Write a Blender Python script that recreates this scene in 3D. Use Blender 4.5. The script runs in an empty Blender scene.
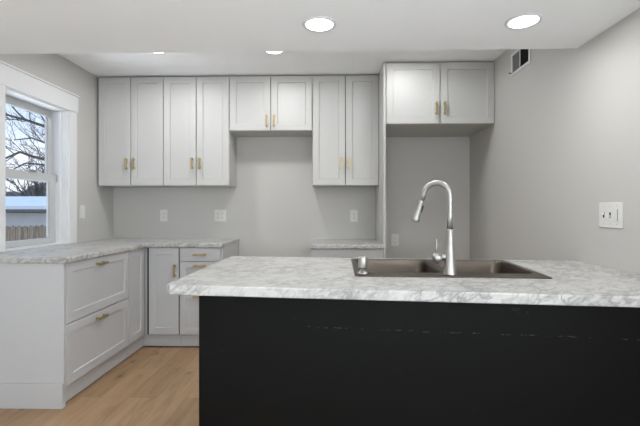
import bpy, bmesh, math, random
from mathutils import Vector, Matrix
R = math.radians
SC = bpy.context.scene
COL = SC.collection

# ------------------------------------------------------------------ camera
cam_d = bpy.data.cameras.new('camera')
cam = bpy.data.objects.new('camera', cam_d); COL.objects.link(cam)
cam.location = (0, 0, 1.17)
cam.rotation_euler = (R(90), 0, R(1.42))
cam_d.sensor_width = 36; cam_d.sensor_fit = 'HORIZONTAL'
cam_d.lens = 404 / 640 * 36
cam_d.shift_y = -2.5 / 640
cam_d.clip_start = 0.05; cam_d.clip_end = 300
SC.camera = cam

# ------------------------------------------------------------------ look
SC.view_settings.view_transform = 'Standard'
SC.view_settings.look = 'None'
SC.view_settings.exposure = 0.28
SC.view_settings.gamma = 1.0
SC.view_settings.use_curve_mapping = False
SC.cycles.max_bounces = 10
SC.cycles.diffuse_bounces = 6
SC.cycles.transparent_max_bounces = 12
SC.cycles.use_denoising = True
SC.cycles.sample_clamp_indirect = 6

# ------------------------------------------------------------------ sky
w = bpy.data.worlds.new('sky'); SC.world = w; w.use_nodes = True
nt = w.node_tree; nt.nodes.clear()
tc = nt.nodes.new('ShaderNodeTexCoord'); sep = nt.nodes.new('ShaderNodeSeparateXYZ')
nt.links.new(tc.outputs['Generated'], sep.inputs[0])
rmp = nt.nodes.new('ShaderNodeValToRGB')
rmp.color_ramp.elements[0].position = 0.0; rmp.color_ramp.elements[0].color = (0.78, 0.82, 0.88, 1)
rmp.color_ramp.elements[1].position = 0.34; rmp.color_ramp.elements[1].color = (0.27, 0.44, 0.72, 1)
nt.links.new(sep.outputs['Z'], rmp.inputs[0])
nz = nt.nodes.new('ShaderNodeTexNoise'); nz.inputs['Scale'].default_value = 5; nz.inputs['Detail'].default_value = 6
nt.links.new(tc.outputs['Generated'], nz.inputs['Vector'])
cr = nt.nodes.new('ShaderNodeValToRGB'); cr.color_ramp.elements[0].position = .50; cr.color_ramp.elements[1].position = .72
nt.links.new(nz.outputs['Fac'], cr.inputs[0])
mx = nt.nodes.new('ShaderNodeMixRGB'); mx.inputs[2].default_value = (0.86, 0.88, 0.92, 1)
nt.links.new(cr.outputs[0], mx.inputs[0]); nt.links.new(rmp.outputs[0], mx.inputs[1])
bg = nt.nodes.new('ShaderNodeBackground'); bg.inputs['Strength'].default_value = 1.35
ow = nt.nodes.new('ShaderNodeOutputWorld')
nt.links.new(mx.outputs[0], bg.inputs[0]); nt.links.new(bg.outputs[0], ow.inputs[0])

def area(name, loc, rot, sx, sy, power, col=(1, 1, 1)):
    d = bpy.data.lights.new(name, 'AREA'); d.shape = 'RECTANGLE'; d.size = sx; d.size_y = sy
    d.energy = power; d.color = col
    o = bpy.data.objects.new(name, d); COL.objects.link(o); o.location = loc; o.rotation_euler = rot
    return o

# fill lamps added at the unseen windows as upward daylight
DAY = (0.90, 0.96, 1.0)
REAR_Y = -3.4
area('window_fill', (-1.1, REAR_Y - .03, 1.3), (R(150), 0, 0), 1.1, 1.2, 38, DAY)
area('window_fill', (0.7, REAR_Y - .03, 1.3), (R(150), 0, 0), 1.1, 1.2, 38, DAY)
area('window_fill', (1.372 + .20, -.35, 1.35), (R(125), 0, R(90)), 1.1, 1.15, 66, DAY)
# added lamp below the kitchen window, imitating snow bounce to lift the ceiling
lt = area('snow_bounce_fill', (-4.3, 2.9, -.65), (0, 0, 0), 2.4, 2.4, 170, DAY)
lt.rotation_euler = Vector((2.05, .05, 2.0)).to_track_quat('-Z', 'Y').to_euler()
CAN_LOW, CAN_HIGH = 3.8, 6.0
CAN_COL = (.985, 0.995, 1.0)

# ------------------------------------------------------------------ materials
def mat(name, base=(.8, .8, .8), rough=.5, metal=0.0, spec=.5, coat=0.0):
    m = bpy.data.materials.new(name); m.use_nodes = True
    b = m.node_tree.nodes['Principled BSDF']
    b.inputs['Base Color'].default_value = (*base, 1); b.inputs['Roughness'].default_value = rough
    b.inputs['Metallic'].default_value = metal; b.inputs['Specular IOR Level'].default_value = spec
    b.inputs['Coat Weight'].default_value = coat
    return m
def N(m, t, **kw):
    n = m.node_tree.nodes.new(t)
    for k, v in kw.items():
        if k in n.inputs: n.inputs[k].default_value = v
        else: setattr(n, k, v)
    return n
def L(m, a, b): m.node_tree.links.new(a, b)
def bsdf(m): return m.node_tree.nodes['Principled BSDF']
def ramp(m, src, stops):
    r = N(m, 'ShaderNodeValToRGB'); e = r.color_ramp.elements
    while len(e) < len(stops): e.new(.5)
    for el, (p, c) in zip(e, stops):
        el.position = p; el.color = (*c, 1) if len(c) == 3 else c
    L(m, src, r.inputs[0]); return r.outputs[0]
def coords(m, scale=(1, 1, 1), rot=(0, 0, 0)):
    t = N(m, 'ShaderNodeNewGeometry'); mp = N(m, 'ShaderNodeMapping')
    mp.inputs['Scale'].default_value = scale; mp.inputs['Rotation'].default_value = rot
    L(m, t.outputs['Position'], mp.inputs[0]); return mp.outputs[0]
def bump(m, src, strength, dist=.002):
    b = N(m, 'ShaderNodeBump'); b.inputs['Strength'].default_value = strength; b.inputs['Distance'].default_value = dist
    L(m, src, b.inputs['Height']); L(m, b.outputs[0], bsdf(m).inputs['Normal'])
def mixc(m, fac, a, b, mode='MIX'):
    x = N(m, 'ShaderNodeMixRGB'); x.blend_type = mode
    if hasattr(fac, 'node'): L(m, fac, x.inputs[0])
    else: x.inputs[0].default_value = fac
    for i, v in ((1, a), (2, b)):
        if hasattr(v, 'node'): L(m, v, x.inputs[i])
        else: x.inputs[i].default_value = (*v, 1)
    return x.outputs[0]

def painted(name, c, rough, bs=.15, sc=180):
    m = mat(name, c, rough, spec=.4)
    n = N(m, 'ShaderNodeTexNoise', Scale=sc, Detail=3.0); L(m, coords(m), n.inputs['Vector'])
    n2 = N(m, 'ShaderNodeTexNoise', Scale=1.3, Detail=2.0); L(m, coords(m), n2.inputs['Vector'])
    L(m, mixc(m, n2.outputs['Fac'], tuple(x * .985 for x in c), tuple(min(1, x * 1.015) for x in c)), bsdf(m).inputs['Base Color'])
    bump(m, n.outputs['Fac'], bs); return m

M = {}
M['wall'] = painted('wall_paint', (.505, .494, .47), .6, .2)
M['ceiling'] = painted('ceiling_paint', (.92, .92, .92), .8, .3, 90)
M['cab'] = painted('cabinet_paint', (.50, .495, .48), .42, .05)
M['base'] = painted('base_cabinet_paint', (.53, .535, .545), .42, .05)
M['gap'] = mat('gap_shade', (.05, .05, .05), .8)  # dark colour for the shade in door gaps and between vent vanes
M['trim'] = painted('trim_paint', (.70, .70, .70), .35, .05)
M['vinyl'] = painted('window_vinyl', (.50, .505, .51), .4, .05)
M['plastic'] = painted('white_plastic', (.68, .67, .65), .35, .02)
M['dark'] = mat('dark_slot', (.03, .03, .03), .6)
M['brass'] = mat('brushed_brass', (.46, .36, .18), .36, 1.0)
M['nickel'] = mat('brushed_nickel', (.44, .43, .415), .42, 1.0)
M['rubber'] = mat('black_rubber', (.02, .02, .02), .5)

m = M['steel'] = mat('sink_steel', (.13, .108, .09), .38, 1.0)
n = N(m, 'ShaderNodeTexNoise', Scale=6.0, Detail=4.0); L(m, coords(m, (1, 60, 60)), n.inputs['Vector']); bump(m, n.outputs['Fac'], .08, .001)

# marble-look laminate
m = M['marble'] = mat('marble_laminate', (.8, .8, .79), .34)
def along(dv, k):
    """position squeezed along dv, so that a noise is drawn out into streaks that way"""
    dv = Vector(dv).normalized(); g = N(m, 'ShaderNodeNewGeometry')
    dt = N(m, 'ShaderNodeVectorMath', operation='DOT_PRODUCT'); L(m, g.outputs['Position'], dt.inputs[0]); dt.inputs[1].default_value = dv
    sc = N(m, 'ShaderNodeVectorMath', operation='SCALE'); sc.inputs[0].default_value = dv * -k; L(m, dt.outputs['Value'], sc.inputs['Scale'])
    ad = N(m, 'ShaderNodeVectorMath', operation='ADD'); L(m, g.outputs['Position'], ad.inputs[0]); L(m, sc.outputs[0], ad.inputs[1])
    return ad.outputs[0]
nA = N(m, 'ShaderNodeTexNoise', Scale=19.0, Detail=7.0, Roughness=.6, Distortion=.5)
L(m, along((.66, .55, .50), .72), nA.inputs['Vector'])
vA = ramp(m, nA.outputs['Fac'], [(.40, (0, 0, 0)), (.50, (1, 1, 1)), (.545, (0, 0, 0))])
nB = N(m, 'ShaderNodeTexNoise', Scale=46.0, Detail=6.0, Roughness=.62, Distortion=.4)
L(m, along((.70, .50, .50), .75), nB.inputs['Vector'])
vB = ramp(m, nB.outputs['Fac'], [(.50, (0, 0, 0)), (.68, (1, 1, 1))])
nC = N(m, 'ShaderNodeTexNoise', Scale=6.0, Detail=5.0); L(m, along((.66, .55, .50), .6), nC.inputs['Vector'])
msk = ramp(m, nC.outputs['Fac'], [(.32, (.25, .25, .25)), (.56, (1, 1, 1))])
base = mixc(m, nC.outputs['Fac'], (.555, .545, .525), (.47, .461, .445))
c1 = mixc(m, mixc(m, 1.0, mixc(m, 1.0, vA, msk, 'MULTIPLY'), (.75, .75, .75), 'MULTIPLY'), base, (.17, .166, .16))
c2 = mixc(m, mixc(m, 1.0, vB, (.42, .42, .42), 'MULTIPLY'), c1, (.20, .196, .19))
L(m, c2, bsdf(m).inputs['Base Color'])

# worn black paint on the back of the peninsula
m = M['black'] = mat('black_paint', (.012, .0115, .011), .42)
n = N(m, 'ShaderNodeTexNoise', Scale=3.2, Detail=8.0, Roughness=.7); L(m, coords(m, (1, 1, 7)), n.inputs['Vector'])
n2 = N(m, 'ShaderNodeTexNoise', Scale=26.0, Detail=6.0, Roughness=.7); L(m, coords(m, (1, 1, 3)), n2.inputs['Vector'])
s1 = ramp(m, n.outputs['Fac'], [(.60, (0, 0, 0)), (.74, (1, 1, 1))]); s2 = ramp(m, n2.outputs['Fac'], [(.58, (0, 0, 0)), (.70, (1, 1, 1))])
sc_ = mixc(m, 1.0, s1, s2, 'MULTIPLY')
g = N(m, 'ShaderNodeNewGeometry'); sx_ = N(m, 'ShaderNodeSeparateXYZ'); L(m, g.outputs['Position'], sx_.inputs[0])
def MA(op, a, b, c=None):
    q = N(m, 'ShaderNodeMath', operation=op)
    for i, v in enumerate((a, b, c)):
        if v is None: continue
        if hasattr(v, 'node'): L(m, v, q.inputs[i])
        else: q.inputs[i].default_value = v
    return q.outputs[0]
nw = N(m, 'ShaderNodeTexNoise', Scale=7.0, Detail=5.0); L(m, coords(m, (1, 1, 0)), nw.inputs['Vector'])
ng = N(m, 'ShaderNodeTexNoise', Scale=38.0, Detail=3.0, Roughness=.8); L(m, coords(m, (1, 1, .5)), ng.inputs['Vector'])
line = MA('MULTIPLY_ADD', sx_.outputs['X'], -.012, .738)                 # a rubbed line running along the panel
off = MA('ABSOLUTE', MA('SUBTRACT', MA('MULTIPLY_ADD', nw.outputs['Fac'], .022, sx_.outputs['Z']), MA('ADD', line, .011)), 0)
near = MA('LESS_THAN', off, .0016)
gapm = ramp(m, ng.outputs['Fac'], [(.50, (0, 0, 0)), (.66, (1, 1, 1))])
rub = MA('MULTIPLY', MA('MULTIPLY', near, MA('GREATER_THAN', sx_.outputs['X'], -.13)), gapm)
tot = MA('MINIMUM', MA('ADD', rub, sc_), 1.0)
L(m, mixc(m, tot, (.0036, .0034, .0033), (.08, .08, .078)), bsdf(m).inputs['Base Color'])
bsdf(m).inputs['Specular IOR Level'].default_value = .12
n3 = N(m, 'ShaderNodeTexNoise', Scale=5.0, Detail=4.0); L(m, coords(m), n3.inputs['Vector'])
L(m, ramp(m, n3.outputs['Fac'], [(.3, (.34, .34, .34)), (.7, (.55, .55, .55))]), bsdf(m).inputs['Roughness'])
# oak plank floor, boards running away from the camera
m = M['oak'] = mat('oak_plank', (.45, .3, .19), .42)
bk = N(m, 'ShaderNodeTexBrick'); bk.offset = .37; bk.inputs['Scale'].default_value = 1.0
bk.inputs['Brick Width'].default_value = 1.25; bk.inputs['Row Height'].default_value = .18
bk.inputs['Mortar Size'].default_value = .0013; bk.inputs['Mortar Smooth'].default_value = .2; bk.inputs['Bias'].default_value = 0
bk.inputs['Color1'].default_value = (0, 0, 0, 1); bk.inputs['Color2'].default_value = (1, 1, 1, 1); bk.inputs['Mortar'].default_value = (.5, .5, .5, 1)
L(m, coords(m, (1, 1, 1), (0, 0, R(90))), bk.inputs['Vector'])
tone = ramp(m, bk.outputs['Color'], [(0, (.315, .196, .104)), (.5, (.37, .238, .133)), (1, (.425, .285, .17))])
# shift the grain from plank to plank
g = N(m, 'ShaderNodeNewGeometry'); va = N(m, 'ShaderNodeVectorMath', operation='MULTIPLY_ADD')
L(m, bk.outputs['Color'], va.inputs[0]); va.inputs[1].default_value = (7, 13, 3); L(m, g.outputs['Position'], va.inputs[2])
mp = N(m, 'ShaderNodeMapping'); mp.inputs['Scale'].default_value = (9, 1.1, 1); L(m, va.outputs[0], mp.inputs[0])
gr = N(m, 'ShaderNodeTexNoise', Scale=2.2, Detail=8.0, Roughness=.65, Distortion=.6); L(m, mp.outputs[0], gr.inputs['Vector'])
gcol = ramp(m, gr.outputs['Fac'], [(.32, (.74, .70, .66)), (.5, (.98, .97, .96)), (.70, (1.10, 1.10, 1.09))])
mk = N(m, 'ShaderNodeMapping'); mk.inputs['Scale'].default_value = (6.5, 3.0, 1); L(m, va.outputs[0], mk.inputs[0])
kn = N(m, 'ShaderNodeTexVoronoi', Scale=1.0, voronoi_dimensions='2D'); L(m, mk.outputs[0], kn.inputs['Vector'])
kcol = ramp(m, kn.outputs['Distance'], [(0.02, (.40, .31, .24)), (.09, (.74, .68, .62)), (.24, (1, 1, 1))])
kv = N(m, 'ShaderNodeTexNoise', Scale=5.5, Detail=2.0); L(m, va.outputs[0], kv.inputs['Vector'])
kmask = ramp(m, kv.outputs['Fac'], [(.52, (0, 0, 0)), (.62, (1, 1, 1))])
c = mixc(m, kmask, mixc(m, 1.0, tone, gcol, 'MULTIPLY'), mixc(m, 1.0, mixc(m, 1.0, tone, gcol, 'MULTIPLY'), kcol, 'MULTIPLY'))
c = mixc(m, bk.outputs['Fac'], c, (.16, .095, .055))
L(m, c, bsdf(m).inputs['Base Color'])
bump(m, gr.outputs['Fac'], .08, .001)

m = M['glass'] = bpy.data.materials.new('window_glass'); m.use_nodes = True; m.node_tree.nodes.clear()
tr = N(m, 'ShaderNodeBsdfTransparent'); gl = N(m, 'ShaderNodeBsdfGlossy', Roughness=.02)
ms = N(m, 'ShaderNodeMixShader'); ms.inputs[0].default_value = .05; L(m, tr.outputs[0], ms.inputs[1]); L(m, gl.outputs[0], ms.inputs[2])
mo = N(m, 'ShaderNodeOutputMaterial'); L(m, ms.outputs[0], mo.inputs[0])
m = M['lens'] = mat('lamp_lens', (.95, .95, .95), .5)
bsdf(m).inputs['Emission Color'].default_value = (1, .98, .95, 1); bsdf(m).inputs['Emission Strength'].default_value = 4.0

def noisy(name, a, b, sc, rough=.8, scale=(1, 1, 1), bs=.3, bd=.01):
    m = mat(name, a, rough); n = N(m, 'ShaderNodeTexNoise', Scale=sc, Detail=6.0, Roughness=.6)
    L(m, coords(m, scale), n.inputs['Vector'])
    L(m, ramp(m, n.outputs['Fac'], [(.35, a), (.65, b)]), bsdf(m).inputs['Base Color']); bump(m, n.outputs['Fac'], bs, bd); return m
M['snow'] = noisy('snow', (.86, .88, .92), (.95, .96, .98), 2.0)
M['siding'] = noisy('garage_siding', (.74, .72, .68), (.80, .78, .74), 2.0)
M['roof'] = noisy('roof_shingle', (.12, .11, .11), (.2, .19, .18), 9.0)
M['fence'] = noisy('weathered_wood', (.17, .115, .075), (.42, .31, .21), 5.0, scale=(6, 6, .6))
M['bark'] = noisy('tree_bark', (.035, .028, .024), (.09, .075, .065), 12.0)
M['shrub'] = noisy('winter_shrub', (.10, .085, .075), (.27, .24, .21), 2.5, bs=1.0, bd=.2)
M['bounce_floor'] = noisy('pale_bounce_floor', (.68, .69, .71), (.78, .79, .80), 60.0)

# ------------------------------------------------------------------ mesh helpers
class MB:
    def __init__(s): s.bm = bmesh.new()
    def box(s, a, b, bev=0.0, seg=2):
        a = Vector(a); b = Vector(b)
        mtx = Matrix.Translation((a + b) / 2) @ Matrix.Diagonal((*[abs(b[i] - a[i]) for i in range(3)], 1))
        vs = bmesh.ops.create_cube(s.bm, size=1, matrix=mtx)['verts']
        if bev:
            es = list({e for v in vs for e in v.link_edges})
            bmesh.ops.bevel(s.bm, geom=es, offset=bev, segments=seg, affect='EDGES', profile=.5)
        return s
    def tube(s, pts, rad, n=12, cap=True):
        pts = [Vector(p) for p in pts]
        if not hasattr(rad, '__len__'): rad = [rad] * len(pts)
        rings = []; t0 = (pts[1] - pts[0]).normalized()
        up = Vector((0, 0, 1)) if abs(t0.z) < .9 else Vector((0, 1, 0))
        x = t0.cross(up).normalized()
        for i, p in enumerate(pts):
            a = pts[max(0, i - 1)]; b = pts[min(len(pts) - 1, i + 1)]
            t = (b - a).normalized(); x = (x - t * x.dot(t)).normalized(); y = t.cross(x)
            rings.append([s.bm.verts.new(p + (x * math.cos(k * 2 * math.pi / n) + y * math.sin(k * 2 * math.pi / n)) * rad[i]) for k in range(n)])
        for r0, r1 in zip(rings, rings[1:]):
            for k in range(n): s.bm.faces.new((r0[k], r0[(k + 1) % n], r1[(k + 1) % n], r1[k])).smooth = True
        if cap:
            s.bm.faces.new(rings[0][::-1]); s.bm.faces.new(rings[-1])
        return s
    def lathe(s, prof, n=28, mtx=Matrix()):
        rings = []
        for r, z in prof:
            if r < 1e-6: rings.append([s.bm.verts.new(mtx @ Vector((0, 0, z)))])
            else: rings.append([s.bm.verts.new(mtx @ Vector((r * math.cos(k * 2 * math.pi / n), r * math.sin(k * 2 * math.pi / n), z))) for k in range(n)])
        for a, b in zip(rings, rings[1:]):
            for k in range(n):
                q = [a[k % len(a)], a[(k + 1) % len(a)], b[(k + 1) % len(b)], b[k % len(b)]]
                q = list(dict.fromkeys(q))
                if len(q) > 2: s.bm.faces.new(q).smooth = True
        return s
    def quad(s, *p): s.bm.faces.new([s.bm.verts.new(v) for v in p]); return s
    def panel(s, x0, x1, z0, z1, y, t=.019, rail=.057, rec=.009):
        """a shaker front: front face at y, thickness t going to +y"""
        def rect(dx, yy): return [s.bm.verts.new(v) for v in ((x0 + dx, yy, z0 + dx), (x1 - dx, yy, z0 + dx), (x1 - dx, yy, z1 - dx), (x0 + dx, yy, z1 - dx))]
        loops = [rect(0, y + t), rect(0, y + .0015), rect(.0015, y)]
        if rail: loops += [rect(rail, y), rect(rail + .004, y + rec)]
        for a, b in zip(loops, loops[1:]):
            for k in range(4): s.bm.faces.new((a[k], a[(k + 1) % 4], b[(k + 1) % 4], b[k]))
        s.bm.faces.new(loops[-1]); s.bm.faces.new(loops[0][::-1]); return s
    def tilt(s, fn):
        for v in s.bm.verts: v.co.z += fn(v.co.x, v.co.y)
        return s
    def build(s, name, material, parent=None, loc=None, rotz=0):
        bmesh.ops.recalc_face_normals(s.bm, faces=s.bm.faces)
        me = bpy.data.meshes.new(name); s.bm.to_mesh(me); s.bm.free()
        me.materials.append(material)
        o = bpy.data.objects.new(name, me); COL.objects.link(o)
        if parent: o.parent = parent
        if loc is not None: o.location = loc
        o.rotation_euler.z = rotz
        return o
def tag(o, label=None, cat=None, group=None, kind=None):
    for k, v in (('label', label), ('category', cat), ('group', group), ('kind', kind)):
        if v: o[k] = v
    return o
def thing(name, loc, label, cat, group=None, rotz=0, kind=None):
    o = bpy.data.objects.new(name, None); COL.objects.link(o); o.empty_display_size = .05
    o.location = loc; o.rotation_euler.z = rotz
    return tag(o, label, cat, group, kind)
def copy_tree(o, parent=None):
    c = o.copy(); COL.objects.link(c)
    if parent: c.parent = parent
    for ch in list(o.children): copy_tree(ch, c)
    return c
def struct(o): o['kind'] = 'structure'; return o

# ------------------------------------------------------------------ the room
XL, XR, YB, ZC, ZS, YS = -2.175, 1.372, 4.005, 2.42, 2.068, 2.276
ZT = 2.62
struct(MB().box((XL - .2, .6, -.12), (XR + .2, YB + .2, 0)).build('floor', M['oak']))
struct(MB().box((XL - .2, REAR_Y - .2, -.12), (XR + .2, .5995, 0)).build('floor', M['bounce_floor']))  # unseen pale floor added to reflect neutral light onto the ceiling
struct(MB().box((XL - .2, YS, ZC), (XR + .2, YB + .2, ZT)).build('ceiling', M['ceiling']))
struct(MB().box((XL - .2, REAR_Y - .2, ZS), (XR + .2, YS - .0005, ZT)).build('ceiling', M['ceiling']))
struct(MB().box((XL - .2, YB, 0), (XR + .2, YB + .2, ZC)).build('wall_back', M['wall']))
mb = MB().box((XR, REAR_Y, 0), (XR + .15, -.9, ZS)); mb.box((XR, .2, 0), (XR + .15, YS, ZS))
mb.box((XR, -.9, 0), (XR + .15, .2, .8)); mb.box((XR, -.9, 1.95), (XR + .15, .2, ZS)); mb.box((XR, YS, 0), (XR + .15, YB, ZC))
struct(mb.build('wall_right', M['wall']))
# left wall with the window opening
WY0, WY1, WZ0, WZ1 = 2.635, 3.29, .895, 1.998
mb = MB()
mb.box((XL - .15, REAR_Y, 0), (XL, YS, ZS)); mb.box((XL - .15, YS, 0), (XL, WY0, ZC)); mb.box((XL - .15, WY1, 0), (XL, YB, ZC))
mb.box((XL - .15, WY0, 0), (XL, WY1, WZ0)); mb.box((XL - .15, WY0, WZ1), (XL, WY1, ZC))
struct(mb.build('wall_left', M['wall']))
# rear wall with two unseen windows, added for fill light (behind the camera)
mb = MB(); ra, rb = .75, 1.95
for x0, x1 in ((XL, -1.65), (-.55, .15), (1.25, XR)): mb.box((x0, REAR_Y - .15, 0), (x1, REAR_Y, ZS))
for x0, x1 in ((-1.65, -.55), (.15, 1.25)):
    mb.box((x0, REAR_Y - .15, 0), (x1, REAR_Y, ra)); mb.box((x0, REAR_Y - .15, rb), (x1, REAR_Y, ZS))
struct(mb.build('wall_rear', M['wall']))
for i, (x0, x1) in enumerate(((-1.65, -.55), (.15, 1.25))):
    mb = MB(); y = REAR_Y
    mb.box((x0 - .09, y, rb), (x1 + .09, y + .02, rb + .1)); mb.box((x0 - .09, y, ra - .09), (x1 + .09, y + .02, ra))
    mb.box((x0 - .09, y, ra), (x0, y + .02, rb)); mb.box((x1, y, ra), (x1 + .09, y + .02, rb))
    mb.box((x0, y - .08, (ra + rb) / 2 - .025), (x1, y - .05, (ra + rb) / 2 + .025))
    o = struct(mb.build('window_%d' % (i + 2), M['trim']))
    MB().box((x0, y - .068, ra), (x1, y - .062, rb)).build('glass', M['glass'], o)

# invented window in the right wall, out of view, added for side fill
mb = MB(); a, b = -.9, .2
mb.box((XR - .02, a - .09, 1.95), (XR, b + .09, 2.05)); mb.box((XR - .02, a - .09, .71), (XR, b + .09, .8))
mb.box((XR - .02, a - .09, .8), (XR, a, 1.95)); mb.box((XR - .02, b, .8), (XR, b + .09, 1.95)); mb.box((XR + .05, a, 1.35), (XR + .08, b, 1.40))
o = struct(mb.build('window_4', M['trim'])); MB().box((XR + .062, a, .8), (XR + .068, b, 1.95)).build('glass', M['glass'], o)

# kitchen window
o = win = struct(thing('window_1', (XL, WY0, WZ0), None, None))
def wb(mb, a, b, bev=.002): return mb.box(Vector(a) - win.location, Vector(b) - win.location, bev)
X = XL
mb = MB()
wb(mb, (X, WY0 - .105, .896), (X + .018, WY0, WZ1)); wb(mb, (X, WY1, .896), (X + .018, WY1 + .105, WZ1))
wb(mb, (X, WY0 - .115, WZ1), (X + .022, WY1 + .118, WZ1 + .138)); wb(mb, (X, WY0 - .125, WZ1 + .138), (X + .03, WY1 + .128, WZ1 + .152))
mb.build('window_casing', M['trim'], win)
mb = MB()
wb(mb, (X - .15, WY1 - .012, WZ0), (X + .004, WY1 + .001, WZ1)); wb(mb, (X - .15, WY0 - .001, WZ0), (X + .004, WY0 + .012, WZ1))
wb(mb, (X - .15, WY0 + .012, WZ1 - .012), (X + .004, WY1 - .012, WZ1 + .001))
wb(mb, (X - .15, WY0 + .012, WZ0), (X - .0, WY1 - .012, WZ0 + .012))
mb.build('window_jamb', M['trim'], win)
def sash(x, z0, z1, side, bot, top, name):
    y0, y1 = WY0 + .012, WY1 - .012
    mb = MB()
    wb(mb, (x - .03, y0, z0), (x, y0 + side, z1)); wb(mb, (x - .03, y1 - side, z0), (x, y1, z1))
    wb(mb, (x - .03, y0 + side, z0), (x, y1 - side, z0 + bot)); wb(mb, (x - .03, y0 + side, z1 - top), (x, y1 - side, z1))
    # glazing bead step
    wb(mb, (x - .022, y0 + side, z0 + bot), (x - .008, y0 + side + .012, z1 - top)); wb(mb, (x - .022, y1 - side - .012, z0 + bot), (x - .008, y1 - side, z1 - top))
    s = mb.build(name, M['vinyl'], win)
    MB().box(Vector((x - .018, y0 + side, z0 + bot)) - win.location, Vector((x - .013, y1 - side, z1 - top)) - win.location).build('glass', M['glass'], s)
    return s
sash(X - .115, 1.40, WZ1 - .012, .05, .05, .055, 'upper_sash')
lo = sash(X - .075, WZ0 + .012, 1.463, .085, .045, .06, 'lower_sash')
mb = MB(); wb(mb, (X - .085, 2.96, 1.463), (X - .06, 3.03, 1.478), .003); mb.build('sash_lock', M['nickel'], lo)
mb = MB()
wb(mb, (X - .125, WY1 - .03, WZ0 + .012), (X - .04, WY1 - .012, 1.40)); wb(mb, (X - .06, WY1 - .026, 1.40), (X - .04, WY1 - .012, WZ1 - .012))
mb.build('sash_track', M['trim'], win)

# baseboards
def baseboard(name, a, b): struct(MB().box(a, b, .003).build(name, M['trim']))
baseboard('baseboard_back', (-.90, YB - .014, 0), (-.165, YB, .12))
baseboard('baseboard_right', (XR - .014, 2.32, 0), (XR, YB - .016, .12))
baseboard('baseboard_left', (XL, REAR_Y + .001, 0), (XL + .014, 2.37, .12))

# ------------------------------------------------------------------ kitchen cabinets
def pull(parent, x, z, y, vertical, ln=.108):
    """square bar pull on two posts standing off the front at y"""
    h = ln / 2; mb = MB()
    def bx(a, b):
        if not vertical: a, b = (a[2], a[1], a[0]), (b[2], b[1], b[0])
        a = (min(a[0], b[0]) + x, min(a[1], b[1]) + y, min(a[2], b[2]) + z), (max(a[0], b[0]) + x, max(a[1], b[1]) + y, max(a[2], b[2]) + z)
        mb.box(a[0], a[1], .0015)
    bx((-.0075, -.034, -h), (.0075, -.022, h))
    for s in (-1, 1):
        bx((-.005, -.026, s * (h - .014) - .005), (.005, 0, s * (h - .014) + .005))
        bx((-.009, -.004, s * (h - .014) - .009), (.009, 0, s * (h - .014) + .009))
    return mb.build('handle', M['brass'], parent)

def carcass(root, w, d, z0, z1, paint='cab'):
    """box whose face is at local y=.021 (fronts occupy y 0..0.019), depth to y=d"""
    b = MB().box((0, .021, z0), (w, d, z1), .001).build('cabinet_box', M[paint], root)
    MB().box((.006, .0195, z0 + .006), (w - .006, .0209, z1 - .006)).build('reveal_shade', M['gap'], b)  # dark sheet standing in for shade in the gaps between fronts
    return b

def wall_cabinet(x0, x1, yf, z0, z1, label, hz, depth=None, trim_top=True):
    t = thing('wall_cabinet', (x0, yf, 0), label, 'cabinet', 'white wall cabinets')
    w = x1 - x0; d = (depth or (YB - yf)) - .001
    carcass(t, w, d, z0, z1)
    g = .003; mid = w / 2
    for k, (a, b) in enumerate(((g, mid - g), (mid + g, w - g))):
        dr = MB().panel(a, b, z0 + .002, z1 - .006, 0).build('door', M['cab'], t)
        pull(dr, (b - .032) if k == 0 else (a + .032), hz, 0, True)
    return t
UF = 3.70
wall_cabinet(-2.153, -1.543, UF, 1.40, 2.412, 'tall white two-door wall cabinet in the corner beside the window', 1.602)
wall_cabinet(-1.542, -.929, UF, 1.40, 2.412, 'tall white two-door wall cabinet, second from the window', 1.602)
wall_cabinet(-.928, -.163, UF, 1.904, 2.412, 'short white two-door wall cabinet over the empty range gap', 1.99)
wall_cabinet(-.162, .446, UF, 1.40, 2.412, 'tall white two-door wall cabinet above the small counter, beside the refrigerator panel', 1.602)
FF = 3.395
wall_cabinet(.468, 1.370, FF, 1.895, 2.412, 'deep white two-door wall cabinet over the refrigerator niche at the right wall', 2.02)
fp = tag(MB().box((.447, FF + .002, 0), (.4665, YB - .001, 2.412), .001).build('refrigerator_panel', M['cab']),
         'tall thin white side panel standing left of the refrigerator niche', 'panel')

BZ, TOE = .857, .105
# left run, turned to face +x
t = thing('base_cabinet', (-1.575, 2.373, 0), 'white base cabinet with two wide drawers under the window', 'cabinet', 'white base cabinets', R(90))
W1 = .755
carcass(t, W1, .578, TOE, BZ, 'base')
for z0, z1 in ((.4905, .853), (.117, .4845)):
    d = MB().panel(.006, W1 - .003, z0, z1, 0).build('drawer', M['base'], t); pull(d, W1 * .47, z1 - .042, 0, False)
MB().box((0.001, .03, 0.006), (W1, .045, TOE), .001).build('toe_board', M['base'], t)
e = MB().box((-.019, .001, .0), (-.0005, .5835, BZ), .001).build('end_panel', M['base'], t)
MB().box((-.034, .0, 0), (-.0195, .5835, .148), .002).build('end_baseboard', M['base'], t)

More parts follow.
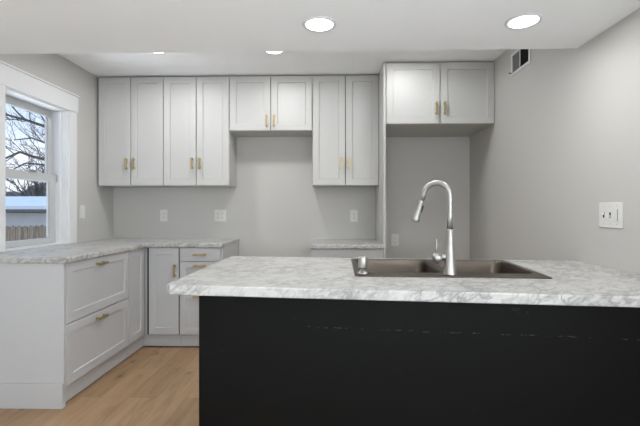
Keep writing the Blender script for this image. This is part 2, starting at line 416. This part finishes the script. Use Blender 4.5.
t = thing('base_cabinet', (-1.565, 3.395, 0), 'white corner base cabinet with doors meeting at a right angle', 'cabinet', 'white base cabinets')
mb = MB()
mb.box((-.598, -.265, TOE), (-.031, .608, BZ), .001); mb.box((-.0205, .021, TOE), (.288, .608, BZ), .001)
b = mb.build('cabinet_box', M['base'], t)
mb = MB(); mb.box((-.0309, -.255, TOE + .006), (-.0295, -.0, BZ - .006)); mb.box((.004, .0195, TOE + .006), (.284, .0209, BZ - .006)); mb.build('reveal_shade', M['gap'], b)  # same painted gap shade behind the corner doors
d = MB().panel(.026, .281, .117, .853, 0).build('door', M['base'], t); pull(d, .281 - .03, .66, 0, True)
d2 = MB().panel(-.262, -.003, .117, .853, .010)
bmesh.ops.rotate(d2.bm, verts=d2.bm.verts, cent=(0, 0, 0), matrix=Matrix.Rotation(R(90), 3, 'Z'))
d2.build('door', M['base'], t)
mb = MB(); mb.box((-.055, -.265, .006), (-.04, .06, TOE), .001); mb.box((-.04, .045, .006), (.288, .06, TOE), .001); mb.build('toe_board', M['base'], t)

t = thing('base_cabinet', (-1.276, 3.395, 0), 'white three-drawer base cabinet left of the range gap', 'cabinet', 'white base cabinets')
W2 = .351
carcass(t, W2, .608, TOE, BZ, 'base')
for z0, z1, rl in ((.739, .853, 0), (.479, .735, .05), (.117, .475, .05)):
    d = MB().panel(.003, W2 - .003, z0, z1, 0, rail=rl).build('drawer', M['base'], t)
    pull(d, W2 * .5, (z0 + z1) / 2 if not rl else z1 - .033, 0, False)
MB().box((0, .045, 0.006), (W2, .06, TOE), .001).build('toe_board', M['base'], t)
MB().box((0.3515, .0205, 0), (.366, .608, BZ), .001).build('end_panel', M['base'], t)

t = thing('base_cabinet', (-.163, 3.395, 0), 'white base cabinet under the small counter right of the range gap', 'cabinet', 'white base cabinets')
W3 = .610; B3 = .849
carcass(t, W3, .608, TOE, B3, 'base')
d = MB().panel(.003, W3 - .003, .70, .845, 0, rail=0).build('drawer', M['base'], t); pull(d, W3 / 2, .775, 0, False)
for k, (a, b) in enumerate(((.003, W3 / 2 - .002), (W3 / 2 + .002, W3 - .003))):
    d = MB().panel(a, b, .117, .696, 0).build('door', M['base'], t); pull(d, b - .03 if k == 0 else a + .03, .60, 0, True)
MB().box((0, .045, 0.0), (W3, .06, TOE), .001).build('toe_board', M['base'], t)

# ------------------------------------------------------------------ countertops
def slab(outer, holes, z0, z1, bev, tiltfn=None, skip=()):
    bm = bmesh.new(); es = []; ov = []
    for li, lp in enumerate([outer] + holes):
        vs = [bm.verts.new((x, y, z1)) for x, y in lp]
        if li == 0: ov = vs
        es += [bm.edges.new((vs[i], vs[(i + 1) % len(vs)])) for i in range(len(vs))]
    rim = es[:len(outer)]
    bmesh.ops.triangle_fill(bm, use_beauty=True, edges=es, use_dissolve=False)
    ex = bmesh.ops.extrude_face_region(bm, geom=list(bm.faces), use_keep_orig=True)
    nv = [g for g in ex['geom'] if isinstance(g, bmesh.types.BMVert)]
    bmesh.ops.translate(bm, verts=nv, vec=(0, 0, z0 - z1))
    bmesh.ops.recalc_face_normals(bm, faces=bm.faces)
    sel = []
    def onedge(v):
        return [i for i in range(len(outer)) if i not in skip and seg(v, outer[i], outer[(i + 1) % len(outer)])]
    def seg(v, a, b):
        a = Vector(a); b = Vector(b); p = Vector((v.co.x, v.co.y)); t = (b - a)
        u = (p - a).dot(t) / t.length_squared
        return -1e-4 < u < 1 + 1e-4 and ((a + t * u) - p).length < 1e-4
    for e in bm.edges:
        a, b = e.verts
        if abs(a.co.z - b.co.z) < 1e-6 and set(onedge(a)) & set(onedge(b)): sel.append(e)
    if bev: bmesh.ops.bevel(bm, geom=sel, offset=bev, segments=4, affect='EDGES', profile=.5)
    m = MB(); m.bm.free(); m.bm = bm
    if tiltfn: m.tilt(tiltfn)
    return m
CZ = .893
outer = [(XL + .001, 2.335), (-1.549, 2.335), (-1.549, 3.371), (-.905, 3.371), (-.905, YB - .001), (XL + .001, YB - .001)]
tag(slab(outer, [], BZ + .0005, CZ, .008, skip=(4, 5)).build('countertop', M['marble']),
    'L-shaped grey marble-look countertop under the window and along the back wall', 'countertop')
outer = [(-.166, 3.371), (.446, 3.371), (.446, YB - .001), (-.166, YB - .001)]
tag(slab(outer, [], B3 + .0005, .885, .008, skip=(1, 2)).build('countertop', M['marble']),
    'short marble-look countertop between the range gap and the refrigerator panel', 'countertop')

# peninsula: sits a touch out of level in the photo
PZ = .894
TL = lambda x, y: -.006 * (x - .4) + .010 * (y - 1.9)
PT = .038
FL, BL, BR, FR = (-.612, 1.477), (-.576, 2.345), (XR - .001, 2.279), (XR - .001, 1.343)
FLc = [(-.611, 1.497), (-.590, 1.4755)]
SK = [(.104, 1.687), (.921, 1.683), (.955, 2.252), (.116, 2.252)]         # sink rim corners: front-left, front-right, back-right, back-left
def sq(u, v):
    a, b, c, d = (Vector(p) for p in SK)
    return (a * (1 - u) + b * u) * (1 - v) + (d * (1 - u) + c * u) * v
SW, SD = .83, .57
def rrect(u0, u1, v0, v1, r, n=5):
    """rounded rectangle in sink coordinates (metres), mapped to plan"""
    out = []
    for cx, cy, a0 in ((u1 - r, v0 + r, -90), (u1 - r, v1 - r, 0), (u0 + r, v1 - r, 90), (u0 + r, v0 + r, 180)):
        for k in range(n + 1):
            a = R(a0 + 90 * k / n); out.append(tuple(sq((cx + r * math.cos(a)) / SW, (cy + r * math.sin(a)) / SD)))
    return out
outer = [FL, FR, BR, BL]
outer = FLc[:1] + FLc[1:] + [FR, BR, BL]
hole = rrect(.012, SW - .012, .012, SD - .012, .03)
tag(slab(outer, [hole], PZ - PT, PZ, .006, TL, skip=(2,)).build('countertop', M['marble']),
    'large marble-look countertop of the black peninsula, with the sink set in it', 'countertop')

t = thing('peninsula_base', (-.475, 1.52, 0), 'peninsula base with a scuffed black back panel, in the foreground', 'cabinet')
def pen(mb): 
    bmesh.ops.translate(mb.bm, verts=mb.bm.verts, vec=(.475, -1.52, 0)); return mb
mb = MB()
bm = mb.bm
def hexa(mb, plan, z0, ztopfn):
    lo = [mb.bm.verts.new((x, y, z0)) for x, y in plan]; hi = [mb.bm.verts.new((x, y, ztopfn(x, y))) for x, y in plan]
    mb.bm.faces.new(lo[::-1]); mb.bm.faces.new(hi)
    for i in range(len(plan)): j = (i + 1) % len(plan); mb.bm.faces.new((lo[i], lo[j], hi[j], hi[i]))
    return mb
ptop = lambda x, y: PZ - PT + TL(x, y) - .0008
pen(hexa(mb, [(-.497, 1.521), (1.371, 1.40), (1.371, 1.412), (-.497, 1.533)], 0, ptop)).build('back_panel', M['black'], t)
mb = MB()
hexa(mb, [(-.470, 1.5325), (1.371, 1.4125), (1.371, 1.4245), (-.470, 1.5445)], 0, ptop)
hexa(mb, [(-.470, 1.545), (-.452, 1.545), (-.447, 2.30), (-.465, 2.30)], 0, ptop)
hexa(mb, [(-.447, 2.27), (1.371, 2.215), (1.371, 2.232), (-.447, 2.287)], .10, lambda x, y: ptop(x, y))
hexa(mb, [(-.452, 1.545), (1.371, 1.4255), (1.371, 2.21), (-.447, 2.265)], .10, lambda x, y: .118)
hexa(mb, [(-.44, 2.20), (1.371, 2.15), (1.371, 2.165), (-.44, 2.215)], 0, lambda x, y: .0995)
pen(mb).build('cabinet_box', M['cab'], t)
# fronts on the kitchen side
mb = MB()
xs = [-.44, .05, .5, .95, 1.37]
for a, b in zip(xs, xs[1:]):
    def yy(x): return 2.2875 - (x + .447) * .0301
    hexa(mb, [(a + .004, yy(a)), (b - .004, yy(b)), (b - .004, yy(b) + .018), (a + .004, yy(a) + .018)], .115, lambda x, y: ptop(x, y) - .012)
    f = MB(); f.bm.free(); f.bm = mb.bm; pen(f).build('door', M['cab'], t); mb = MB()

# ------------------------------------------------------------------ sink
sc0 = sq(.5, .5)
sink = thing('kitchen_sink', (sc0.x, sc0.y, PZ + TL(sc0.x, sc0.y)), 'double-bowl stainless steel drop-in sink in the peninsula countertop', 'sink')
OFF = Vector((sc0.x, sc0.y, PZ + TL(sc0.x, sc0.y)))
def place(mb):
    mb.tilt(TL); bmesh.ops.translate(mb.bm, verts=mb.bm.verts, vec=(-OFF.x, -OFF.y, -OFF.z)); return mb
V0, V1 = .102, SD - .022
bowls = [(.028, .398), (.432, SW - .028)]
lips = [rrect(a, b, V0, V1, .045) for a, b in bowls]
m_ = slab(rrect(0, SW, 0, SD, .02), lips, PZ + .0006, PZ + .004, .0015)
place(m_).build('sink_rim', M['steel'], sink)
for (a, b) in bowls:
    mb = MB(); rings = []
    for ins, z in ((0, PZ + .0035), (.003, PZ - .004), (.006, PZ - .02), (.012, PZ - .15), (.022, PZ - .178), (.05, PZ - .188)):
        rings.append([mb.bm.verts.new((*p, z)) for p in rrect(a + ins, b - ins, V0 + ins, V1 - ins, .045 + ins * .3)])
    for r0, r1 in zip(rings, rings[1:]):
        for k in range(len(r0)): mb.bm.faces.new((r0[k], r0[(k + 1) % len(r0)], r1[(k + 1) % len(r0)], r1[k])).smooth = True
    mb.bm.faces.new(rings[-1])
    bo = place(mb).build('bowl', M['steel'], sink)
    c = sq((a + b) / 2 / SW, (V0 + V1) / 2 / SD)
    mb = MB().lathe([(0, PZ - .186), (.02, PZ - .186), (.024, PZ - .1845), (.042, PZ - .1845), (.045, PZ - .187)], 24, Matrix.Translation((c.x, c.y, 0)))
    place(mb).build('drain', M['nickel'], bo)

# faucet
fx, fy = .511, 1.735
fz = PZ + TL(fx, fy) + .0045
fa = thing('kitchen_faucet', (fx, fy, fz), 'tall brushed nickel gooseneck faucet with pull-down spray head on the sink deck', 'faucet')
mb = MB().lathe([(0, 0), (.029, 0), (.0295, .004), (.0285, .008), (.0255, .03), (.0228, .07), (.0190, .115), (.0160, .15), (.0136, .185), (.0134, .197), (0, .197)], 32)
mb.build('faucet_body', M['nickel'], fa)
da = Vector((-.80, .60, 0))
RA = .060; zt = .334
pts = [Vector((0, 0, .197)), Vector((0, 0, .25)), Vector((0, 0, .31))]
for k in range(0, 17):
    a = R(166 * k / 16)
    pts.append(da * (RA * (1 - math.cos(a))) + Vector((0, 0, zt + RA * math.sin(a))))
dr_ = (pts[-1] - pts[-2]).normalized(); pts.append(pts[-1] + dr_ * .034); end = pts[-1]
MB().tube(pts, .0122, 18).build('spout', M['nickel'], fa)
MB().lathe([(.0136, .195), (.0136, .197), (.0125, .1975), (.0125, .1955)], 24).build('seam_ring', M['rubber'], fa)
hd = dr_.copy()
rot = hd.to_track_quat('Z', 'Y').to_matrix().to_4x4()
sp = MB().lathe([(0, -.004), (.0128, -.004), (.0134, .0), (.0132, .02), (.0150, .05), (.0186, .082), (.0196, .090), (.0180, .093), (0, .093)], 28, Matrix.Translation(end + dr_ * .001) @ rot).build('spray_head', M['nickel'], fa)
side = Vector((.8, -.25, .0)); side = (side - hd * side.dot(hd)).normalized()
c0 = end + hd * .032 + side * .0135
MB().tube([c0 - hd * .016, c0 - hd * .008, c0 + hd * .012, c0 + hd * .02], [.003, .0048, .0048, .003], 10).build('spray_button', M['rubber'], sp)
hb = Vector((-.052, .006, .072))
mb = MB().lathe([(0, -.019), (.016, -.018), (.0205, -.011), (.0218, 0), (.0205, .011), (.016, .018), (0, .019)], 24, Matrix.Translation(hb) @ Matrix.Rotation(R(90), 4, 'Y'))
mb.tube([hb, Vector((-.028, .003, .075)), Vector((-.008, 0, .08))], [.012, .0115, .0115], 14)
hn = mb.build('handle_hub', M['nickel'], fa)
MB().tube([hb + Vector((-.004, 0, .012)), hb + Vector((-.003, .002, .045)), hb + Vector((.000, .003, .078))], [.0062, .005, .0042], 12).build('lever', M['nickel'], fa)

# soap dispenser
sx, sy = .140, 1.735
sd = thing('soap_dispenser', (sx, sy, PZ + TL(sx, sy) + .0045), 'short brushed nickel soap dispenser pump at the left end of the sink deck', 'soap dispenser')
MB().lathe([(0, 0), (.023, 0), (.0235, .004), (.020, .008), (.0125, .010), (.0115, .026), (0, .026)], 28).build('dispenser_base', M['nickel'], sd)
mb = MB().lathe([(0, .0265), (.019, .0265), (.0200, .029), (.0200, .070), (.0185, .073), (0, .0735)], 28)
mb.tube([(0, 0, .056), (.005, .03, .056), (.012, .075, .052), (.013, .085, .044)], [.009, .008, .0065, .006], 12)
mb.build('pump_head', M['nickel'], sd)

# ------------------------------------------------------------------ electrics
def outlet(t, y0=0, xo=0):
    for dz in (-.0195, .0195):
        mb = MB().box((xo - .0165, -.0075, dz - .014), (xo + .0165, -.0045, dz + .014), .003)
        s = mb.build('socket', M['plastic'], t)
        mb = MB()
        mb.box((xo - .0075, -.0079, dz - .004), (xo - .0052, -.0074, dz + .006)); mb.box((xo + .0052, -.0079, dz - .003), (xo + .0075, -.0074, dz + .005))
        mb.box((xo - .002, -.0079, dz - .010), (xo + .002, -.0074, dz - .0065))
        mb.build('slot', M['dark'], s)
def plate(t, w=.074, h=.117): return MB().box((-w / 2, -.005, -h / 2), (w / 2, 0, h / 2), .002).build('cover_plate', M['plastic'], t)
G = 'white outlets on the back wall'
for x, z, lab in ((-1.662, 1.12, 'white wall outlet nearest the window, above the L-shaped countertop'),
                  (.237, 1.117, 'white wall outlet above the small right counter'),
                  (.641, .879, 'white wall outlet low in the refrigerator niche')):
    t = thing('wall_outlet', (x, YB, z), lab, 'outlet', G); plate(t); outlet(t)
t = thing('wall_outlet', (-1.094, YB, 1.12), 'double-width white wall outlet plate beside the range gap', 'outlet', G)
plate(t, .117); outlet(t, xo=-.023); outlet(t, xo=.023)
# rocker switch on the left wall (faces +x)
t = thing('light_switch', (XL, 3.49, 1.157), 'single white rocker light switch right of the window', 'light switch', None, R(90))
plate(t); MB().box((-.017, -.0085, -.033), (.017, -.0045, .033), .002).build('rocker', M['plastic'], t)
# three-gang switch on the right wall (faces -x)
t = thing('light_switch', (XR, 2.007, 1.148), 'white triple switch plate on the right wall above the peninsula', 'light switch', None, R(-90))
plate(t, .165, .124)
for xo, up in ((-.046, 1), (0, -1)):
    MB().box((xo - .006, -.0058, -.013), (xo + .006, -.0047, .013), .0005).build('toggle_slot', M['dark'], t)
    MB().box((xo - .0045, -.018, up * .006 - .006), (xo + .0045, -.005, up * .006 + .006), .002).build('toggle', M['plastic'], t)
s = MB().box((.030, -.008, -.033), (.063, -.0045, .033), .002).build('dimmer', M['plastic'], t)
MB().box((.0535, -.0086, -.028), (.0565, -.0078, .028)).build('dimmer_track', M['dark'], s)
for xo in (-.046, 0, .046):
    for zz in (-.044, .044): MB().lathe([(0, .0055), (.0028, .0055), (.0028, .004)], 10, Matrix.Translation((xo, 0, zz)) @ Matrix.Rotation(R(90), 4, 'X')).build('screw', M['nickel'], t)

# vent register on the right wall (faces -x); local x runs towards the camera
t = thing('air_vent', (XR, 2.94, 2.263), 'white two-way air vent grille high on the right wall', 'vent', None, R(-90))
vw, vh = .145, .083
mb = MB()
for a, b in (((-vw, -.008, vh - .02), (vw, 0, vh)), ((-vw, -.008, -vh), (vw, 0, -vh + .02)), ((-vw, -.008, -vh + .02), (-vw + .02, 0, vh - .02)), ((vw - .02, -.008, -vh + .02), (vw, 0, vh - .02)), ((-.006, -.008, -vh + .02), (.006, 0, vh - .02))): mb.box(a, b, .001)
mb.build('vent_frame', M['trim'], t)
MB().box((-vw + .02, -.0012, -vh + .02), (vw - .02, -.0004, vh - .02)).build('vent_back', M['dark'], t)
for s in (-1, 1):
    mb = MB()
    for k in range(9):
        x = s * (.013 + k * .0135)
        bmv = bmesh.ops.create_cube(mb.bm, size=1, matrix=Matrix.Translation((x, -.006, 0)) @ Matrix.Rotation(R(-28 if s < 0 else 30), 4, 'Z') @ Matrix.Diagonal((.0012 if s > 0 else .0135, .009 if s > 0 else .0012, vh * 2 - .042, 1)))
    mb.build('louvre', M['trim'] if s < 0 else M['gap'], t)  # near half's vanes coloured dark to stand for the shade between them
MB().box((-vw + .004, -.026, -vh + .020), (-vw + .012, -.006, -vh + .026), .001).build('damper_lever', M['dark'], t)

# recessed lights
def can(x, y, z, label, power):
    t = thing('recessed_light', (x, y, z), label, 'ceiling light', 'round recessed ceiling lights')
    MB().lathe([(.066, -.002), (.070, -.006), (.080, -.0045), (.083, -.0002), (.066, -.0002)], 40).build('trim_ring', M['trim'], t)
    MB().lathe([(0, -.0035), (.0655, -.0035), (.0655, -.0004), (0, -.0004)], 40).build('lens', M['lens'], t)
    d = bpy.data.lights.new('lamp', 'AREA'); d.shape = 'DISK'; d.size = .13; d.energy = power; d.color = CAN_COL
    o = bpy.data.objects.new('lamp', d); COL.objects.link(o); o.parent = t; o.location = (0, 0, -.008)
    return t
can(-.051, 1.947, ZS, 'recessed ceiling light on the lower ceiling, above the left half of the peninsula', CAN_LOW)
can(.917, 1.94, ZS, 'recessed ceiling light on the lower ceiling, nearest the right wall', CAN_LOW)
can(-1.355, 3.11, ZC, 'partly hidden recessed light on the raised ceiling, nearest the window', CAN_HIGH)
can(-.438, 3.14, ZC, 'partly hidden recessed light on the raised ceiling, in front of the short cabinet', CAN_HIGH)
can(.62, 3.04, ZC, 'recessed light on the raised ceiling before the refrigerator niche', CAN_HIGH * .6)
for x, y in ((-1.2, -.2), (.6, -.2), (-1.2, -2.0), (.6, -2.0)):  # extra ceiling lights out of view, added to raise the ambient light
    can(x, y, ZS, 'added recessed ceiling light behind the viewer, unseen, for fill', CAN_LOW)

# ------------------------------------------------------------------ outdoors
GZ = -1.2
struct(MB().box((-60, -20, GZ - .2), (-2.6, 90, GZ)).build('ground', M['snow']))
# fence
t = thing('wooden_fence', (-8, 9.5, GZ), 'weathered brown picket fence outside the window', 'fence')
mb = MB(); rng = random.Random(3); x = -6.0
while x < 5.0:
    wd = .13; h = 2.03 + rng.uniform(-.02, .02); c = x + wd / 2
    mb.box((x, -.012, .05), (x + wd, .012, h - .05), .003, 1)
    v = [mb.bm.verts.new(p) for p in ((x, -.012, h - .05), (x + wd, -.012, h - .05), (c, -.012, h - .02), (x, .012, h - .05), (x + wd, .012, h - .05), (c, .012, h - .02))]
    mb.bm.faces.new(v[:3]); mb.bm.faces.new(v[3:][::-1])
    for i in range(3): j = (i + 1) % 3; mb.bm.faces.new((v[i], v[j], v[j + 3], v[i + 3]))
    x += wd + .014
mb.build('picket_panel', M['fence'], t)
for z in (.4, 1.6): MB().box((-6, .014, z), (5, .05, z + .09)).build('rail', M['fence'], t)
for px in (-5.9, -3.5, -1.1, 1.3, 3.7): MB().box((px, .052, 0), (px + .09, .14, 1.95)).build('post', M['fence'], t)
# garage
t = thing('garage', (-9, 11.8, GZ), 'pale garage with a snow-covered roof beyond the fence', 'garage')
mb = MB().box((-5, 0, 0), (4, 6.5, 2.3)); mb.build('wall', M['siding'], t)
def roof(z, th, ov):
    mb = MB(); ys = (-.35 - ov, 3.25, 6.85 + ov); zs = (2.32 + z, 2.72 + z, 2.32 + z); rows = []
    for xx in (-5.3 - ov, 4.3 + ov):
        rows.append([[mb.bm.verts.new((xx, y, zz + d)) for y, zz in zip(ys, zs)] for d in (0, th)])
    a, b = rows
    for d in (0, 1):
        for i in range(2): mb.bm.faces.new((a[d][i], b[d][i], b[d][i + 1], a[d][i + 1]))
    for i in (0, 2): mb.bm.faces.new((a[0][i], b[0][i], b[1][i], a[1][i]))
    for r in rows:
        for i in range(2): mb.bm.faces.new((r[0][i], r[0][i + 1], r[1][i + 1], r[1][i]))
    return mb
roof(0, .08, 0).build('roof', M['roof'], t)
roof(.085, .10, .01).build('snow_cover', M['snow'], t)
# distant winter shrubs
rng = random.Random(11)
def shrub(x, y, w, h, label):
    t = thing('bare_shrub', (x, y, GZ), label, 'shrub', 'bare shrubs beyond the garage')
    mb = MB()
    for k in range(9):
        c = Vector((rng.uniform(-.5, .5) * w, rng.uniform(-.8, .8), rng.uniform(.25, .75) * h)); r = h * rng.uniform(.2, .3)
        vs = bmesh.ops.create_icosphere(mb.bm, subdivisions=3, radius=r, matrix=Matrix.Translation(c))['verts']
        for v in vs: v.co += (v.co - c) * rng.uniform(-.22, .22)
    for k in range(90):
        b0 = Vector((rng.uniform(-.55, .55) * w, rng.uniform(-.8, .8), rng.uniform(.3, .8) * h))
        mb.tube([b0, b0 + Vector((rng.uniform(-.3, .3), 0, rng.uniform(.3, 1.0)))], [.03, .008], 4)
    mb.build('twig_mass', M['shrub'], t)
for k, (x, y, w_, h, l) in enumerate(((-31.2, 30, 3.4, 4.9, 'brown bare shrub mass seen beyond the garage roof, leftmost'), (-25.9, 31, 3.4, 5.2, 'brown bare shrub mass seen beyond the garage roof, middle of the window view'),
                                (-20.2, 30.5, 3.2, 4.9, 'brown bare shrub mass seen beyond the garage roof, behind the right sash edge'), (-15.6, 31, 3.4, 4.6, 'brown bare shrub mass beyond the garage, hidden by the window jamb'))):
    shrub(x, y, w_, h, l)
# bare trees
def unproject(px, py, Y):
    yw = R(1.42); tx = (px - 320) / 404
    k = Y / (math.cos(yw) + tx * math.sin(yw))
    return Vector((k * (tx * math.cos(yw) - math.sin(yw)), Y, 1.17 - (py - 210.5) / 404 * k))
def branch(mb, p, d, ln, r, depth, rng):
    n = 5; pts = [p]; dd = d.normalized()
    for i in range(n):
        dd = (dd + Vector((rng.uniform(-.25, .25), rng.uniform(-.25, .25), rng.uniform(-.16, .24)))).normalized()
        pts.append(pts[-1] + dd * ln / n)
    mb.tube(pts, [r * (1 - .55 * i / n) for i in range(n + 1)], 6 if depth > 1 else 4)
    if depth:
        for k in range(5 if depth > 1 else 4):
            i = rng.randint(1, n); q = pts[i]
            nd = (dd + Vector((rng.uniform(-1, 1), rng.uniform(-.8, .8), rng.uniform(-.5, 1.0))) * .85)
            branch(mb, q, nd, ln * rng.uniform(.45, .7), r * .45, depth - 1, rng)
rng = random.Random(8)
TY = 7.0
trunk_x = unproject(88, 210, TY).x
t = thing('bare_tree', (trunk_x, TY, GZ), 'bare dark-branched tree outside, its limbs crossing the upper window pane', 'tree')
o0 = Vector((trunk_x, TY, GZ))
mb = MB().tube([(0, 0, -.05), (.03, 0, 1.2), (-.02, .02, 2.6), (.05, 0, 4.2), (0, .05, 6)], [.2, .16, .13, .09, .04], 12)
mb.build('trunk', M['bark'], t)
mb = MB()
def limb(pix, r0, r1, twn, tl):
    pts = [unproject(a, b, TY + dy) - o0 for a, b, dy in pix]
    rs = [r0 + (r1 - r0) * i / (len(pts) - 1) for i in range(len(pts))]
    mb.tube(pts, rs, 8)
    for k in range(twn):
        i = rng.randint(0, len(pts) - 2); f = rng.random(); q = pts[i].lerp(pts[i + 1], f)
        along = (pts[i + 1] - pts[i]).normalized()
        branch(mb, q, along * .6 + Vector((rng.uniform(-.5, .5), rng.uniform(-.6, .6), rng.uniform(-.5, .9))), tl * rng.uniform(.5, 1.1), r1 * .75, 2, rng)
limb([(88, 140, 0), (68, 133, .1), (48, 127.5, .0), (26, 120, -.1), (4, 114, -.2), (-20, 112, -.3)], .035, .012, 9, .5)
limb([(88, 165, 0), (66, 160, .2), (48, 160, .3), (34, 157, .2), (20, 152, .1), (6, 158, 0), (-14, 166, 0)], .04, .012, 14, .55)
limb([(88, 180, 0), (64, 172, .4), (44, 165, .6), (26, 163, .6), (8, 172, .6)], .03, .01, 12, .5)
limb([(26, 120, -.1), (18, 113, 0), (9, 103, .1), (2, 92, .2)], .016, .008, 4, .4)
limb([(48, 127.5, 0), (42, 117, .1), (34, 108, .2), (30, 98, .2)], .014, .007, 5, .4)
limb([(88, 150, 0), (66, 147, -.2), (48, 144, -.3), (32, 138, -.4), (14, 140, -.4)], .026, .008, 12, .5)
mb.build('limbs', M['bark'], t)
t = thing('bare_tree', (-15.4, 21, GZ), 'smaller bare tree with fine twigs, far behind the garage', 'tree')
rng = random.Random(21)
mb = MB().tube([(0, 0, -.05), (.05, 0, 2), (0, 0, 3.5)], [.13, .1, .06], 8)
for k in range(14): branch(mb, Vector((0, 0, rng.uniform(2.0, 3.5))), Vector((rng.uniform(-1, 1), rng.uniform(-1, 1), rng.uniform(.3, 1.2))), 1.9, .04, 2, rng)
mb.build('trunk', M['bark'], t)
